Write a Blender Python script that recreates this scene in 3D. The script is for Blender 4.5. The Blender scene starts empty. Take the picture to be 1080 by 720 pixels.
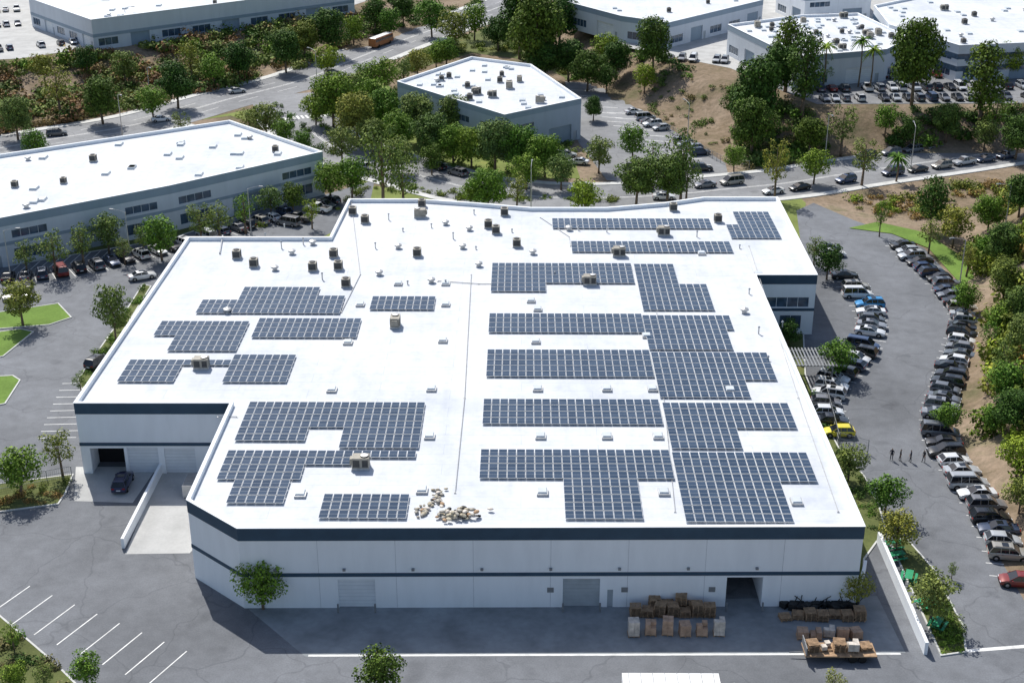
import bpy, math, random
import numpy as np
from mathutils import Vector, Matrix, noise
random.seed(7); rng=np.random.default_rng(7)
# ---------------------------------------------------------------- survey camera
F=1440.; TH=math.atan(635/F); H=85.; PSI=math.radians(0.436)
fh=np.array([-math.sin(PSI),math.cos(PSI),0.]); RT=np.array([math.cos(PSI),math.sin(PSI),0.])
FW=fh*math.cos(TH)+np.array([0,0,-math.sin(TH)]); UP=fh*math.sin(TH)+np.array([0,0,math.cos(TH)])
def P(px,py,z=0.):
    "plan position (metres) of a surveyed point lying at height z"
    d=FW+RT*((px-540)/F)+UP*((360-py)/F); t=(z-H)/d[2]
    return (float(d[0]*t),float(d[1]*t))
def PP(l,z=0.): return [P(a,b,z) for a,b in l]
def SC(x,y,z=0.): return F/float(np.dot(np.array([x,y,z-H]),FW))
sc=bpy.context.scene
# ---------------------------------------------------------------- materials
MATS={}
def nt(name):
    m=bpy.data.materials.new(name); m.use_nodes=True; n=m.node_tree; b=n.nodes['Principled BSDF']; MATS[name]=m
    return m,n,b
def N(n,t,**k):
    x=n.nodes.new(t)
    for a,v in k.items():
        if a in x.inputs.keys(): x.inputs[a].default_value=v
        else: setattr(x,a,v)
    return x
def c4(c): return (c[0],c[1],c[2],1)
def ramp(n,fac,stops):
    r=n.nodes.new('ShaderNodeValToRGB'); e=r.color_ramp.elements
    while len(e)<len(stops): e.new(0.5)
    for i,(p,c) in enumerate(stops): e[i].position=p; e[i].color=c4(c)
    n.links.new(fac,r.inputs[0]); return r.outputs[0]
def mixc(n,f,a,b,mode='MIX'):
    m=n.nodes.new('ShaderNodeMix'); m.data_type='RGBA'; m.blend_type=mode
    for s,v in ((0,f),(6,a),(7,b)):
        if hasattr(v,'links') or isinstance(v,bpy.types.NodeSocket): n.links.new(v,m.inputs[s])
        else: m.inputs[s].default_value=v if s==0 else c4(v)
    return m.outputs[2]
def coord(n,kind='Object'):
    return n.nodes.new('ShaderNodeTexCoord').outputs[kind]
def noi(n,co,scale,detail=3,rough=.55,dist=0):
    t=N(n,'ShaderNodeTexNoise',Scale=scale,Detail=detail,Roughness=rough,Distortion=dist); n.links.new(co,t.inputs['Vector']); return t.outputs['Fac']
def simple(name,c,v=.18,scale=1.5,rough=.75,metal=0,spec=.4,bump=0,scale2=None):
    m,n,b=nt(name); co=coord(n)
    lo=[x*(1-v) for x in c]; hi=[min(1,x*(1+v)) for x in c]
    col=ramp(n,noi(n,co,scale),[(.3,lo),(.7,hi)])
    if scale2: col=mixc(n,.6,col,ramp(n,noi(n,co,scale2,4),[(.3,(1-v,)*3),(.6,(1,1,1))]),'MULTIPLY')
    n.links.new(col,b.inputs['Base Color']); b.inputs['Roughness'].default_value=rough
    b.inputs['Metallic'].default_value=metal; b.inputs['Specular IOR Level'].default_value=spec
    return m
def asphalt(name,c,cracks=True):
    m,n,b=nt(name); co=coord(n)
    col=ramp(n,noi(n,co,.035,4,.6,.4),[(.3,[x*.72 for x in c]),(.5,c),(.72,[x*1.3 for x in c])])
    col=mixc(n,.7,col,ramp(n,noi(n,co,.5,4,.7),[(.3,(.75,.75,.75)),(.65,(1.08,1.08,1.08))]),'MULTIPLY')
    col=mixc(n,.6,col,ramp(n,noi(n,co,6,2),[(.3,(.8,.8,.8)),(.7,(1.14,1.14,1.14))]),'MULTIPLY')
    if cracks:
        mp=N(n,'ShaderNodeMixRGB'); mp.blend_type='ADD'; mp.inputs[0].default_value=1
        t=N(n,'ShaderNodeTexNoise',Scale=.25,Detail=2.); n.links.new(co,t.inputs['Vector'])
        n.links.new(co,mp.inputs[1])
        sclv=N(n,'ShaderNodeVectorMath',operation='SCALE',Scale=4.); n.links.new(t.outputs['Color'],sclv.inputs[0]); n.links.new(sclv.outputs[0],mp.inputs[2])
        v=N(n,'ShaderNodeTexVoronoi',feature='DISTANCE_TO_EDGE',Scale=.085); n.links.new(mp.outputs[0],v.inputs['Vector'])
        cr=ramp(n,v.outputs['Distance'],[(.0,(.45,.45,.47)),(.012,(1,1,1))])
        col=mixc(n,.4,col,cr,'MULTIPLY')
        st=ramp(n,noi(n,co,.22,2,.4),[(.64,(1,1,1)),(.74,(.68,.68,.69))]); col=mixc(n,.7,col,st,'MULTIPLY')
    n.links.new(col,b.inputs['Base Color']); b.inputs['Roughness'].default_value=.85; b.inputs['Specular IOR Level'].default_value=.3
    return m
def leafmat(name,c,var=.45):
    m,n,b=nt(name)
    g=n.nodes.new('ShaderNodeNewGeometry'); oi=n.nodes.new('ShaderNodeObjectInfo')
    col=ramp(n,g.outputs['Random Per Island'],[(0,[x*(1-var) for x in c]),(.55,c),(1,(c[0]*1.6,c[1]*1.5,c[2]*1.2))])
    tint=ramp(n,oi.outputs['Random'],[(0,(.62,.8,.8)),(.35,(.85,.95,.85)),(.65,(1.05,1.05,1)),(1,(1.45,1.2,.8))])
    col=mixc(n,1.,col,tint,'MULTIPLY')
    cl=ramp(n,noi(n,coord(n),.55,1),[(.3,(.6,.66,.6)),(.65,(1.3,1.25,1.1))])
    col=mixc(n,.8,col,cl,'MULTIPLY')
    n.links.new(col,b.inputs['Base Color']); b.inputs['Roughness'].default_value=.7; b.inputs['Specular IOR Level'].default_value=.12
    return m
ASPH=asphalt('asphalt',(.165,.174,.19)); ASPH2=asphalt('street_asphalt',(.24,.245,.255)); 
CONC=simple('concrete',(.44,.44,.43),.13,.3,.85,scale2=3)
CONCD=simple('concrete_apron',(.26,.28,.295),.22,.25,.85,scale2=1.2)
KERB=simple('kerb_concrete',(.55,.55,.53),.12,.6,.85)
PAINTW=simple('marking_paint',(.74,.74,.72),.25,.8,.7)
def wallmat(name,c,dirt=.92):
    m,n,b=nt(name); co=coord(n)
    mp=N(n,'ShaderNodeMapping'); mp.inputs['Scale'].default_value=(.5,.5,.1); n.links.new(co,mp.inputs[0])
    col=ramp(n,noi(n,mp.outputs[0],1.2,5,.6),[(.25,[x*dirt for x in c]),(.6,c),(.8,[min(1,x*1.02) for x in c])])
    n.links.new(col,b.inputs['Base Color']); b.inputs['Roughness'].default_value=.8; b.inputs['Specular IOR Level'].default_value=.25
    return m
WALL=wallmat('painted_white_wall',(.87,.895,.92)); WALLG=wallmat('painted_grey_wall',(.42,.48,.55)); WALLB=wallmat('painted_bluegrey_wall',(.3,.37,.44))
WALLL=wallmat('painted_lightgrey_wall',(.62,.66,.71))
NAVY=simple('navy_band',(.035,.075,.12),.12,.6,.6)
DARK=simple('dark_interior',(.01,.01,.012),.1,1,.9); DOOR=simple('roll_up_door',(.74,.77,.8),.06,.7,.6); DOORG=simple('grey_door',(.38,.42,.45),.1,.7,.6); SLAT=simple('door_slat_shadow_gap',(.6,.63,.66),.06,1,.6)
def roofmat():
    m,n,b=nt('white_roof_membrane'); co=coord(n)
    col=ramp(n,noi(n,co,.06,5,.6,.6),[(.28,(.545,.575,.62)),(.48,(.64,.66,.685)),(.72,(.7,.705,.71))])
    col=mixc(n,.7,col,ramp(n,noi(n,co,.7,5,.7),[(.3,(.83,.845,.865)),(.55,(1,1,1))]),'MULTIPLY')
    mp=N(n,'ShaderNodeMapping'); mp.inputs['Scale'].default_value=(1.1,.07,1); n.links.new(co,mp.inputs[0])
    col=mixc(n,.6,col,ramp(n,noi(n,mp.outputs[0],.5,3,.6),[(.3,(.88,.89,.905)),(.55,(1,1,1))]),'MULTIPLY')
    br=N(n,'ShaderNodeTexBrick',Scale=1.); br.inputs['Brick Width'].default_value=18; br.inputs['Row Height'].default_value=2.4
    br.inputs['Mortar Size'].default_value=.05; br.inputs['Mortar Smooth'].default_value=.4
    br.inputs['Color1'].default_value=(1,1,1,1); br.inputs['Color2'].default_value=(.965,.97,.98,1); br.inputs['Mortar'].default_value=(.84,.86,.88,1)
    n.links.new(co,br.inputs['Vector']); col=mixc(n,1.,col,br.outputs[0],'MULTIPLY')
    n.links.new(col,b.inputs['Base Color']); b.inputs['Roughness'].default_value=.75; b.inputs['Specular IOR Level'].default_value=.2
    return m
ROOF=roofmat()
def glassmat(name,c,rough=.08):
    m,n,b=nt(name); co=coord(n); n.links.new(ramp(n,noi(n,co,.7),[(.3,[x*.6 for x in c]),(.7,[x*1.4 for x in c])]),b.inputs['Base Color'])
    b.inputs['Roughness'].default_value=rough; b.inputs['Specular IOR Level'].default_value=.7; return m
GLASS=glassmat('window_glass',(.06,.1,.15)); CGLASS=glassmat('car_glass',(.012,.014,.018),.05)
def pvmat():
    m,n,b=nt('solar_cells'); g=n.nodes.new('ShaderNodeNewGeometry')
    n.links.new(ramp(n,g.outputs['Random Per Island'],[(0,(.026,.05,.09)),(1,(.046,.076,.125))]),b.inputs['Base Color'])
    b.inputs['Roughness'].default_value=.14; b.inputs['Specular IOR Level'].default_value=.2; return m
PV=pvmat(); ALU=simple('aluminium_frame',(.62,.64,.66),.08,2,.6,.0)
METAL=simple('galvanised_metal',(.5,.5,.5),.15,2,.45,.5); TAN=simple('hvac_grey_metal',(.3,.28,.24),.25,1.5,.6,.1); HDK=simple('hvac_dark_grille',(.06,.06,.06),.2,4,.7)
GREYM=simple('grey_metal',(.25,.26,.27),.15,2,.5,.3); SKYL=simple('skylight_dome',(.56,.6,.63),.08,1,.35); JOINT=simple('joint_sealant',(.56,.58,.61),.1,1,.8)
BARK=simple('bark',(.18,.13,.09),.35,3,.9); WOOD=simple('pallet_wood',(.38,.25,.15),.35,2.5,.85); CARD=simple('cardboard',(.44,.3,.21),.25,1.5,.85); WRAP=simple('wrapped_goods',(.6,.54,.47),.3,1.5,.5)
BAG=simple('sand_bag',(.45,.4,.3),.5,2,.9)
def soil():
    m,n,b=nt('dry_ground'); co=coord(n)
    col=ramp(n,noi(n,co,.05,6,.65,.5),[(.3,(.1,.11,.05)),(.47,(.23,.175,.125)),(.6,(.31,.24,.185)),(.75,(.13,.15,.06))])
    col=mixc(n,.8,col,ramp(n,noi(n,co,.9,5,.7),[(.3,(.55,.58,.5)),(.65,(1.12,1.1,1.05))]),'MULTIPLY')
    n.links.new(col,b.inputs['Base Color']); b.inputs['Roughness'].default_value=.95; b.inputs['Specular IOR Level'].default_value=.1
    bp=N(n,'ShaderNodeBump',Strength=.6,Distance=.3); n.links.new(noi(n,co,.7,5,.7),bp.inputs['Height']); n.links.new(bp.outputs[0],b.inputs['Normal'])
    return m
SOIL=soil()
def grass(name,c):
    m,n,b=nt(name); co=coord(n)
    col=ramp(n,noi(n,co,.15,4,.6),[(.3,[x*.7 for x in c]),(.6,c),(.8,(c[0]*1.6,c[1]*1.15,c[2]*1.1))])
    col=mixc(n,.7,col,ramp(n,noi(n,co,3,4,.8),[(.3,(.6,.65,.6)),(.7,(1.15,1.15,1.1))]),'MULTIPLY')
    n.links.new(col,b.inputs['Base Color']); b.inputs['Roughness'].default_value=.9; b.inputs['Specular IOR Level'].default_value=.1; return m
LAWN=grass('lawn',(.17,.27,.06)); MULCH=grass('groundcover',(.14,.16,.06)); DRYG=grass('dry_lawn',(.22,.26,.08))
def paint():
    m,n,b=nt('car_paint'); oi=n.nodes.new('ShaderNodeObjectInfo')
    n.links.new(mixc(n,.25,oi.outputs['Color'],mixc(n,1.,oi.outputs['Color'],ramp(n,noi(n,coord(n),2.),[(.3,(.8,.8,.8)),(.7,(1,1,1))]),'MULTIPLY')),b.inputs['Base Color'])
    b.inputs['Roughness'].default_value=.28; b.inputs['Metallic'].default_value=.15
    b.inputs['Coat Weight'].default_value=.6; b.inputs['Coat Roughness'].default_value=.05; return m
PAINT=paint()
RUB=simple('tyre_rubber',(.015,.015,.015),.1,3,.9); HUB=simple('wheel_rim',(.35,.35,.36),.1,5,.3,.7); HL=simple('headlamp',(.75,.77,.8),.05,3,.15); TL=simple('tail_lamp',(.35,.02,.015),.1,3,.2)
BLK=simple('black_trim',(.02,.02,.02),.1,3,.6)
L_A=leafmat('foliage_green',(.155,.25,.04)); L_B=leafmat('foliage_dark',(.075,.135,.03)); L_C=leafmat('foliage_olive',(.185,.23,.07)); L_D=leafmat('foliage_shrub',(.13,.185,.05)); L_E=leafmat('foliage_dry',(.24,.18,.09)); L_F=leafmat('foliage_reddish',(.22,.13,.075))
GREENP=simple('green_paint',(.02,.28,.12),.1,2,.5); CREAM=simple('truck_white',(.8,.8,.8),.06,1,.4); BUSO=simple('bus_paint',(.45,.16,.05),.1,1,.4)
# ---------------------------------------------------------------- mesh builder
class MB:
    def __init__(s): s.v=[];s.f=[];s.m=[]
    def quad(s,pts,m=0):
        i=len(s.v); s.v+= [tuple(p) for p in pts]; s.f.append(tuple(range(i,i+len(pts)))); s.m.append(m)
    def box(s,c,d,rz=0,m=0,taper=1.,top=True):
        x,y,z=d[0]/2,d[1]/2,d[2]/2; ca,sa=math.cos(rz),math.sin(rz); i=len(s.v)
        for k in (-1,1):
            t=taper if k>0 else 1
            for a,b in ((-1,-1),(1,-1),(1,1),(-1,1)):
                X=a*x*t;Y=b*y*t; s.v.append((c[0]+X*ca-Y*sa,c[1]+X*sa+Y*ca,c[2]+k*z))
        for f in ((3,2,1,0),(4,5,6,7),(0,1,5,4),(1,2,6,5),(2,3,7,6),(3,0,4,7)):
            s.f.append(tuple(i+j for j in f)); s.m.append(m)
    def tube(s,p,q,r0,r1,n=8,m=0,caps=True):
        p=Vector(p);q=Vector(q);d=(q-p).normalized(); a=d.orthogonal().normalized(); b=d.cross(a); i=len(s.v)
        for c,r in ((p,r0),(q,r1)):
            for k in range(n):
                t=2*math.pi*k/n; s.v.append(tuple(c+a*math.cos(t)*r+b*math.sin(t)*r))
        for k in range(n):
            s.f.append((i+k,i+(k+1)%n,i+n+(k+1)%n,i+n+k)); s.m.append(m)
        if caps:
            s.f.append(tuple(i+k for k in range(n))[::-1]); s.m.append(m); s.f.append(tuple(i+n+k for k in range(n))); s.m.append(m)
    def ring(s,pin,pout,z0,z1,m=0,inner=False,bottom=True):
        n=len(pin)
        for i in range(n):
            j=(i+1)%n;a,b,c,d=pin[i],pin[j],pout[j],pout[i]
            s.quad([(*d,z1),(*c,z1),(*b,z1),(*a,z1)],m)
            if bottom: s.quad([(*a,z0),(*b,z0),(*c,z0),(*d,z0)],m)
            s.quad([(*d,z0),(*c,z0),(*c,z1),(*d,z1)],m)
            if inner: s.quad([(*b,z0),(*a,z0),(*a,z1),(*b,z1)],m)
    def wall(s,p,q,z0,z1,ops,m=0):
        L=math.hypot(q[0]-p[0],q[1]-p[1]); dx,dy=(q[0]-p[0])/L,(q[1]-p[1])/L; nx,ny=dy,-dx
        def W(u,z,d=0): return (p[0]+dx*u-nx*d,p[1]+dy*u-ny*d,z)
        ops=[o for o in ops if o[0]>.05 and o[1]<L-.05]
        us=sorted({0.,L,*[o[0] for o in ops],*[o[1] for o in ops]}); zs=sorted({z0,z1,*[max(o[2],z0) for o in ops],*[o[3] for o in ops]})
        for i in range(len(us)-1):
            cu=(us[i]+us[i+1])/2
            for j in range(len(zs)-1):
                cz=(zs[j]+zs[j+1])/2; inside=any(o[0]<cu<o[1] and o[2]<cz<o[3] for o in ops)
                if not inside: s.quad([W(us[i],zs[j]),W(us[i+1],zs[j]),W(us[i+1],zs[j+1]),W(us[i],zs[j+1])],m)
        for u0,u1,a,b,d,mm in ops:
            a=max(a,z0)
            s.quad([W(u0,a,d),W(u1,a,d),W(u1,b,d),W(u0,b,d)],mm)
            s.quad([W(u0,a),W(u0,a,d),W(u0,b,d),W(u0,b)],m); s.quad([W(u1,a,d),W(u1,a),W(u1,b),W(u1,b,d)],m)
            s.quad([W(u0,b,d),W(u1,b,d),W(u1,b),W(u0,b)],m); s.quad([W(u0,a),W(u1,a),W(u1,a,d),W(u0,a,d)],m)
            if d<.5 and (u1-u0)>1.6 and b-a<2.4:
                k=max(1,int((u1-u0)/1.5))
                for t in range(1,k): 
                    uu=u0+(u1-u0)*t/k; c=W(uu,(a+b)/2,d-.04); s.box(c,(.07,.06,b-a-.01),math.atan2(dy,dx),m)
            if mm in (3,4) and b-a>3:
                for t in range(1,8):
                    c=W((u0+u1)/2,max(a,z0+.4)+(b-max(a,z0+.4))*t/8,d-.015); s.box(c,(u1-u0-.02,.03,.04),math.atan2(dy,dx),6 if mm==3 else 4)
    def obj(s,name,mats,parent=None,smooth=False,loc=None):
        me=bpy.data.meshes.new(name); me.from_pydata(s.v,[],s.f)
        for mt in mats: me.materials.append(mt)
        me.polygons.foreach_set('material_index',s.m)
        if smooth: me.polygons.foreach_set('use_smooth',[True]*len(s.f))
        me.update(); o=bpy.data.objects.new(name,me); sc.collection.objects.link(o)
        if parent: o.parent=parent; o.matrix_parent_inverse=parent.matrix_world.inverted()
        return o
def empty(name,loc=(0,0,0)):
    e=bpy.data.objects.new(name,None); e.empty_display_size=2; sc.collection.objects.link(e); e.location=loc
    e.matrix_world=Matrix.Translation(loc); return e
def offset(poly,d):
    n=len(poly); out=[]
    for i in range(n):
        a=Vector(poly[i-1]);b=Vector(poly[i]);c=Vector(poly[(i+1)%n])
        e1=(b-a).normalized();e2=(c-b).normalized(); n1=Vector((e1.y,-e1.x));n2=Vector((e2.y,-e2.x))
        m=(n1+n2); m=m.normalized() if m.length>1e-6 else n1
        k=d/max(.35,m.dot(n1)); out.append((b.x+m.x*k,b.y+m.y*k))
    return out
def ccw(p):
    a=sum(p[i-1][0]*p[i][1]-p[i][0]*p[i-1][1] for i in range(len(p))); return p if a>0 else p[::-1]
def inpoly(x,y,p):
    r=False;j=len(p)-1
    for i in range(len(p)):
        if (p[i][1]>y)!=(p[j][1]>y) and x<(p[j][0]-p[i][0])*(y-p[i][1])/(p[j][1]-p[i][1])+p[i][0]: r=not r
        j=i
    return r
# ---------------------------------------------------------------- terrain
T=[(PP([(610,10),(655,36),(715,70),(795,93),(850,110),(1085,110),(1900,110),(1900,-180),(610,-180)],7),7.,17.),
   (PP([(1105,215),(1098,300),(1102,380),(1130,470),(1215,580),(1420,760),(2600,760),(2400,215)],6),7.,11.),
   (PP([(-600,90),(20,66),(100,52),(330,22),(395,0),(395,-180),(-600,-180)],5),5.,24.)]
def pd(x,y,p):
    if inpoly(x,y,p): return 0.
    b=1e9
    for i in range(len(p)):
        x1,y1=p[i-1];x2,y2=p[i];dx,dy=x2-x1,y2-y1
        t=max(0,min(1,((x-x1)*dx+(y-y1)*dy)/(dx*dx+dy*dy))); b=min(b,math.hypot(x-x1-t*dx,y-y1-t*dy))
    return b
def hz(x,y):
    z=0.
    for p,zt,w in T:
        d=pd(x,y,p)
        if d<w:
            s=1-d/w; s=s*s*(3-2*s); v=zt*s
            if 0<d: v+=noise.noise(Vector((x*.12,y*.12,0)))*1.1*s*(1-s)*4*.5
            z=max(z,v)
    return z
def PT(px,py,up=0.):
    z=0.
    for _ in range(8):
        x,y=P(px,py,z+up); z=.5*z+.5*hz(x,y)
    x,y=P(px,py,z+up); return x,y,hz(x,y)
xs=[-3000,-1500,-800,-500,-350]+list(np.arange(-290,330,4.))+[400,600,900,1600,3000]
ys=[-1500,-600,-200,0]+list(np.arange(40,110,10.))+list(np.arange(110,560,4.))+[650,800,1200,2000,4000]
tv=[];tf=[]
for y in ys:
    for x in xs: tv.append((x,y,hz(x,y)-.04))
w=len(xs)
for j in range(len(ys)-1):
    for i in range(w-1): a=j*w+i; tf.append((a,a+1,a+w+1,a+w))
mb=MB(); mb.v=tv; mb.f=tf; mb.m=[0]*len(tf); mb.obj('ground',[SOIL],smooth=True)
def sheet(name,poly,z,mat): 
    m=MB(); m.quad([(a,b,z) for a,b in poly]); return m.obj(name,[mat])
def catmull(pts,step=4.):
    pts=[np.array(p,float) for p in pts]; out=[]; P_=[2*pts[0]-pts[1]]+pts+[2*pts[-1]-pts[-2]]
    for i in range(1,len(P_)-2):
        a,b,c,d=P_[i-1:i+3]; n=max(2,int(np.linalg.norm(c-b)/step))
        for k in range(n):
            t=k/n; out.append(.5*((2*b)+(c-a)*t+(2*a-5*b+4*c-d)*t*t+(-a+3*b-3*c+d)*t**3))
    out.append(pts[-1]); return out
def normals(pts):
    r=[]
    for i in range(len(pts)):
        d=pts[min(i+1,len(pts)-1)]-pts[max(i-1,0)]; d=d/np.linalg.norm(d); r.append(np.array([d[1],-d[0]]))
    return r
def ribbon(mb,pts,o0,o1,z,m=0,thick=0):
    n=normals(pts); A=[p+k*o0 for p,k in zip(pts,n)]; B=[p+k*o1 for p,k in zip(pts,n)]
    for i in range(len(pts)-1):
        a,b,c,d=A[i],A[i+1],B[i+1],B[i]
        mb.quad([(*d,z),(*c,z),(*b,z),(*a,z)],m)
        if thick:
            mb.quad([(*a,z-thick),(*b,z-thick),(*b,z),(*a,z)],m); mb.quad([(*c,z-thick),(*d,z-thick),(*d,z),(*c,z)],m)
# lots
sheet('parking_lot_pavement',PP([(-400,800),(1500,800),(1300,720),(1200,640),(1118,575),(1064,512),(1034,478),(1018,445),(1027,400),(1036,360),(1040,335),(1010,300),(975,262),(940,246),(900,232),(858,214),(840,222),(845,260),(700,330),(300,330),(170,330),(300,270),(350,245),(390,215),(395,190),(340,206),(0,272),(-400,360)]),0.,ASPH)
sheet('loading_apron',PP([(262,642),(300,640),(925,628),(955,688),(322,692)]),.006,CONCD)
sheet('loading_ramp',PP([(170,492),(208,492),(212,570),(200,583),(132,584)]),.006,CONC)
sheet('dock_pavement',PP([(80,492),(166,492),(140,530),(78,528)]),.006,CONC)
sheet('groundcover',PP([(322,122),(345,98),(405,80),(420,112),(520,135),(600,152),(612,188),(500,190),(400,162),(350,142)]),-.01,DRYG)
sheet('groundcover',PP([(200,128),(300,108),(312,130),(345,160),(400,186),(390,200),(345,190),(300,140),(243,122)]),-.015,DRYG)
sheet('groundcover',PP([(400,84),(440,52),(540,22),(600,40),(600,84),(560,64),(498,56)]),-.01,MULCH)
sheet('groundcover',PP([(240,252),(345,228),(395,196),(500,212),(650,216),(840,205),(850,214),(830,330),(300,330)]),-.012,DRYG)
st1=catmull(PP([(-300,205),(-60,166),(60,146),(150,130),(240,105),(320,84),(380,60),(440,37),(520,10),(620,-30)]),6)
st2=catmull(PP([(296,100),(318,128),(350,154),(400,173),(450,187),(510,201),(600,209),(700,206),(760,200),(830,193),(900,182),(1000,168),(1080,157),(1300,135)]),5)
mk=MB()
rb=MB(); ribbon(rb,st1,-9,9,.004); rb.obj('main_street',[ASPH2])
rb=MB(); ribbon(rb,st2,-8.5,8.5,.008); rb.obj('side_street',[ASPH2])
rb=MB(); ribbon(rb,st1,-11.5,-9,.12,0,.14); rb.obj('sidewalk',[KERB])
i0=len(catmull(PP([(-300,205),(-60,166),(60,146),(150,130),(240,105)]),6))
rb=MB(); ribbon(rb,st1[:i0-3],9,11.5,.12,0,.14); ribbon(rb,st1[i0+8:],9,11.5,.12,0,.14); rb.obj('sidewalk',[KERB])
rb=MB(); ribbon(rb,st2[4:],8.5,10.3,.12,0,.14); rb.obj('sidewalk',[KERB])
rb=MB(); ribbon(rb,st2[4:],-10.3,-8.5,.12,0,.14); rb.obj('sidewalk',[KERB])
def dashes(mb,pts,off,z,wd=.15):
    n=normals(pts)
    for i in range(len(pts)-1):
        if i%2==0: 
            a=pts[i]+n[i]*off;b=pts[i+1]+n[i+1]*off; ribbon(mb,[a,b],-wd/2,wd/2,z)
for o in (-.25,.25): ribbon(mk,st1,o-.08,o+.08,.016)
for o in (-.2,.2): ribbon(mk,st2[6:],o-.07,o+.07,.018)
dashes(mk,st1,4,.016); dashes(mk,st1,-4,.016)
n2=normals(st2)
for k in range(-7,8): # zebra crossing over the side street
    a=st2[4]+n2[4]*k*1.1; b=a+(st2[5]-st2[4])/np.linalg.norm(st2[5]-st2[4])*3.; ribbon(mk,[a,b],-.28,.28,.02)
sheet('parking_lot_pavement',PP([(596,86),(628,88),(700,132),(765,172),(770,192),(700,196),(640,190),(610,150)]),.002,ASPH2)
sheet('upper_parking_lot_pavement',PP([(800,86),(862,110),(1090,109),(1500,100),(1500,78),(1000,76),(930,80)],7),7.015,ASPH2)
sheet('upper_yard_pavement',PP([(620,25),(660,50),(770,72),(800,84),(930,78),(1100,76),(1500,70),(1500,-100),(620,-100)],7),7.006,CONC)
sheet('upper_yard_pavement',PP([(-500,85),(20,62),(100,50),(330,20),(390,0),(390,-150),(-500,-150)],5),5.006,CONC)
# ---------------------------------------------------------------- islands
def island(name,poly,mat,kerb=True,z=0.):
    poly=ccw(poly)
    if kerb:
        m=MB(); m.ring(offset(poly,-.2),poly,z-.02,z+.13,0,inner=True); m.obj('kerb',[KERB])
    return sheet(name,offset(poly,-.19),z+.1,mat)
island('lawn',PP([(-60,352),(52,343),(76,335),(62,320),(35,324),(-60,338)]),LAWN)
island('lawn',PP([(-60,358),(22,347),(36,350),(4,376),(-60,392)]),LAWN)
island('lawn',PP([(-60,400),(14,396),(22,401),(6,426),(-60,440)]),LAWN)
island('lawn',PP([(893,241),(925,234),(975,245),(1035,283),(1075,330),(1060,345),(1044,336),(1012,300),(978,262),(940,247)]),LAWN,False)
island('planting_bed',PP([(806,350),(848,352),(850,395),(864,432),(885,472),(912,502),(928,535),(936,562),(925,572),(912,590),(909,622)]),MULCH)
island('planting_bed',PP([(938,572),(955,566),(985,600),(1016,660),(1020,688),(992,692)]),MULCH)
island('planting_bed',PP([(-60,518),(78,500),(70,520),(62,532),(-60,548)]),MULCH)
island('planting_bed',PP([(-60,640),(-10,640),(60,700),(120,760),(-60,760)]),MULCH)
island('planting_bed',PP([(-60,268),(80,252),(170,238),(330,195),(336,202),(180,252),(-60,292)]),MULCH)
island('planting_bed',PP([(82,400),(128,335),(150,300),(160,302),(100,398),(86,412)]),MULCH)
# ---------------------------------------------------------------- markings
def line(a,b,wd=.12,z=.012):
    a=np.array(a);b=np.array(b); ribbon(mk,[a,b],-wd/2,wd/2,z)
line(P(325,691),P(950,689),.3); line(P(1020,686),P(1120,678),.5)
for k in range(8):
    a=P(-12+k*24,648+k*10.5); x,y=a; line((x,y),(x+2.6,y+5.4),.13)
for k in range(9): x,y=P(40+k*3.2,462-k*7.2); line((x,y),(x+5,y+.3),.12)
for k in range(12):
    x,y=P(8+k*11,300-k*2.0-10)
    line((x,y),(x+.4,y+5),.12)
for k in range(14):
    t=k/13; x,y=P(622+t*128,96+t*78); line((x,y),(x-5,y+1.2),.28)
for k in range(12):
    t=k/11; x,y=P(650+t*70,120+t*52); line((x,y),(x-5,y+1.2),.28)
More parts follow.
